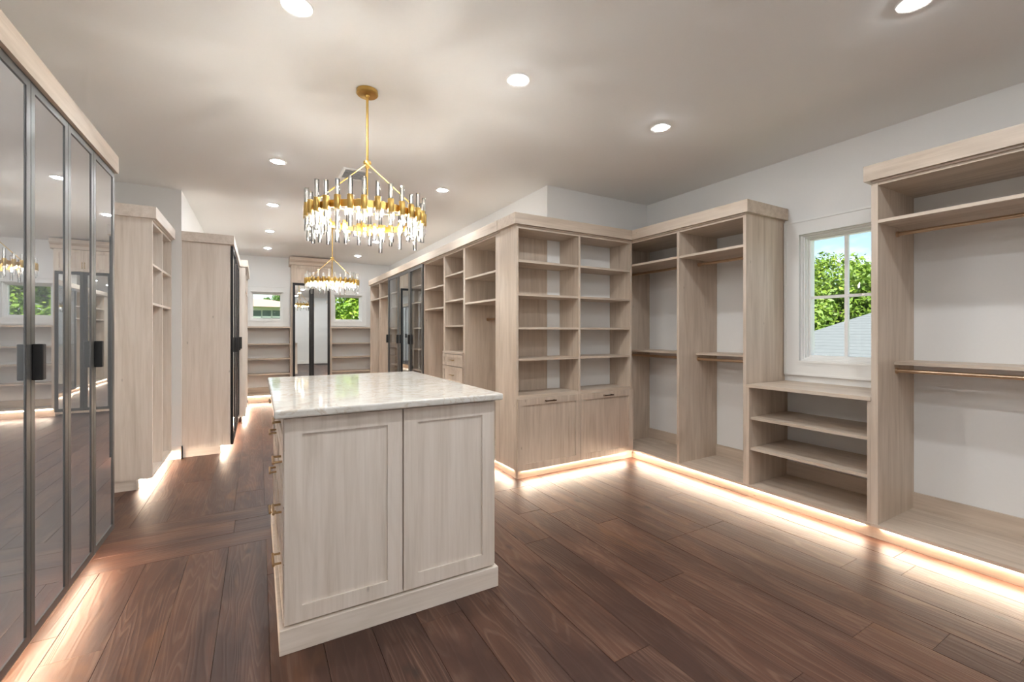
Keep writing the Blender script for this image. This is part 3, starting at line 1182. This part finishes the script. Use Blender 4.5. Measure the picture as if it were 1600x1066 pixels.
def tree(name, base, height, rx, rz, label, leaf, n, size, seed, clumps=46):
    rnd = random.Random(seed)
    t = thing(name, base, label, 'tree', 'trees outside the windows')
    bx_, by_, bz_ = base
    top = bz_ + height
    obj('trunk', MB().tube((bx_, by_, bz_), (bx_, by_, top - rz * .4), .17, 8, .06), 'bark', t)
    cz = top - rz
    cl = []
    while len(cl) < clumps:
        p = Vector((rnd.uniform(-1, 1), rnd.uniform(-1, 1), rnd.uniform(-1, 1)))
        if .25 < p.length < 1:
            cl.append((Vector((bx_ + p.x * rx, by_ + p.y * rx, cz + p.z * rz)), rnd.uniform(.22, .38) * rx))
    mb = MB()
    for c, _ in cl[::4]:
        mb.tube((bx_, by_, min(c.z - .3, top - rz * .5)), tuple(c), .045, 5, .012)
    obj('branches', mb, 'bark', t)
    fv, ff = [], []
    per = n // clumps
    for c, s in cl:
        for _ in range(per):
            d = Vector((rnd.gauss(0, 1), rnd.gauss(0, 1), rnd.gauss(0, 1))).normalized()
            p = c + Vector((d.x, d.y, d.z * .75)) * s * (rnd.random() ** .4)
            nrm = (d + Vector((rnd.gauss(0, .5), rnd.gauss(0, .5), rnd.gauss(0, .5) + .5))).normalized()
            a = nrm.orthogonal().normalized()
            a = Matrix.Rotation(rnd.uniform(0, 6.28), 3, nrm) @ a
            b = nrm.cross(a)
            w = size * rnd.uniform(.6, 1.3)
            k = len(fv)
            fv += [tuple(p + a * w), tuple(p + b * w * .45), tuple(p - a * w), tuple(p - b * w * .45)]
            ff.append((k, k + 1, k + 2, k + 3))
    mb = MB()
    mb.v, mb.f = fv, ff
    me = bpy.data.meshes.new('foliage')
    me.from_pydata([(a - bx_, b - by_, c - bz_) for a, b, c in fv], [], ff)
    me.materials.append(M[leaf])
    o = bpy.data.objects.new('foliage', me)
    COL.objects.link(o)
    o.parent = t
    o['kind'] = 'stuff'
    return t


GZ = -3.6
gr = struct('ground', MB().box(-60, 90, -40, 110, GZ - .2, GZ), 'lawn', 'green lawn far below the windows')

# pines beyond the large window
k = 0
for px, py, X, rx, lb in ((1262, 412, 22, 3.0, 'pine at the left edge of the large window'), (1300, 396, 24, 2.8, 'tallest pine seen in the left panes of the large window'),
                          (1335, 408, 21, 2.4, 'pine behind the middle bar of the large window'), (1376, 414, 23, 3.0, 'pine at the right edge of the large window'),
                          (1430, 390, 22, 3.0, 'pine hidden in part by the right hanging unit'), (1225, 400, 24, 3.0, 'pine left of the large window view')):
    p = at(px, py, X=X)
    tree('pine_tree', (p.x, p.y, GZ), p.z - GZ, rx, 3.6, lb, 'leaf_pine', 15000, .11, 20 + k, 70)
    k += 1

# neighbour's grey roof below the large window
P1, P2 = at(1262, 521, X=11.0), at(1400, 477, X=13.5)
dr = (P2 - P1)
E1 = P1 - dr * .9
R1 = P2 + dr * .35
r = thing('house', (E1.x, E1.y, GZ), 'neighbouring house with a grey shingle roof below the large window', 'house')
mb = MB()
ln = 14
E2 = Vector((E1.x, E1.y - ln, E1.z))
R2 = Vector((R1.x, R1.y - ln * .7, R1.z))
back = Vector((2 * R1.x - E1.x, E1.y, E1.z))
back2 = Vector((2 * R1.x - E1.x, E1.y - ln, E1.z))
mb.v = [tuple(q) for q in (E1, E2, R2, R1, back, back2)]
mb.f = [(0, 1, 2, 3), (3, 2, 5, 4), (0, 3, 4), (1, 5, 2), (0, 4, 5, 1)]
roof = obj('roof', mb, 'roof_grey', r)
nrm = ((E2 - E1).cross(R1 - E1)).normalized()
if nrm.z < 0:
    nrm = -nrm
for q in range(26):       # shingle courses on the slope that faces the window
    f0, f1 = q / 26, (q + 1.02) / 26
    a, b = E1.lerp(R1, f0), E2.lerp(R2, f0)
    c, d = E1.lerp(R1, f1), E2.lerp(R2, f1)
    cm = MB()
    th = nrm * .009
    lo = nrm * .005
    cm.v = [tuple(a), tuple(b), tuple(d), tuple(c), tuple(a + th), tuple(b + th), tuple(d + lo), tuple(c + lo)]
    cm.f = [(0, 1, 2, 3), (4, 5, 6, 7), (0, 1, 5, 4), (1, 2, 6, 5), (2, 3, 7, 6), (3, 0, 4, 7)]
    obj('shingle_course', cm, 'roof_grey', roof)
bx('wall', (E1.x + .3, back.x - .3, E2.y + .3, E1.y - .3, GZ, E1.z), 'stucco', r)

# broad tree filling the small right window, dark tree by the left one
p = at(553, 482, Y=17)
tree('broadleaf_tree', (p.x, p.y, GZ), 8.6, 1.85, 3.4, 'bright green leafy tree filling the right small window', 'leaf_broad', 36000, .075, 61, 110)
p = at(650, 470, Y=20)
tree('broadleaf_tree', (p.x, p.y, GZ), 8.4, 2.8, 3.4, 'leafy tree standing behind the bright green one', 'leaf_broad', 16000, .09, 62, 70)
p = at(436, 470, Y=31)
tree('round_tree', (p.x, p.y, GZ), p.z - GZ + .9, 1.0, 1.0, 'dark tree rising behind the clay roof', 'leaf_dark', 6000, .07, 63, 30)

# neighbour's house seen through the small left window
Yh = 22.0
a = at(385, 484, Y=Yh)
b = at(470, 484, Y=Yh)
ez = at(415, 480, Y=Yh).z
rz_ = at(405, 470, Y=Yh).z
r = thing('house', ((a.x + b.x) / 2, Yh, GZ), 'pale house with clay roof and a row of windows outside the left small window', 'house')
bx('wall', (a.x - 3, b.x + 1, Yh, Yh + 6, GZ, ez), 'stucco', r)
mb = MB()
mb.v = [(a.x - 3.4, Yh - .4, ez), (b.x + 1.4, Yh - .4, ez), (b.x + 1.4, Yh + 6.4, ez), (a.x - 3.4, Yh + 6.4, ez), (a.x - .2, Yh + 2.6, rz_ + .25), (a.x + .6, Yh + 2.6, rz_ + .25)]
mb.f = [(0, 1, 5, 4), (1, 2, 5), (2, 3, 4, 5), (3, 0, 4), (0, 3, 2, 1)]
obj('roof', mb, 'roof_clay', r)
for px0, px1 in ((394, 408), (410, 423.5), (425.5, 439), (441, 455)):
    q0, q1 = at(px0, 484, Y=Yh), at(px1, 500, Y=Yh)
    w = bx('window', (q0.x, q1.x, Yh - .03, Yh, q1.z, q0.z - .03), 'dark_glass', r)
    zc = q1.z + (q0.z - q1.z) * .28
    bx('window_bar', (q0.x, q1.x, Yh - .05, Yh - .03, zc - .04, zc + .04), 'white', w)
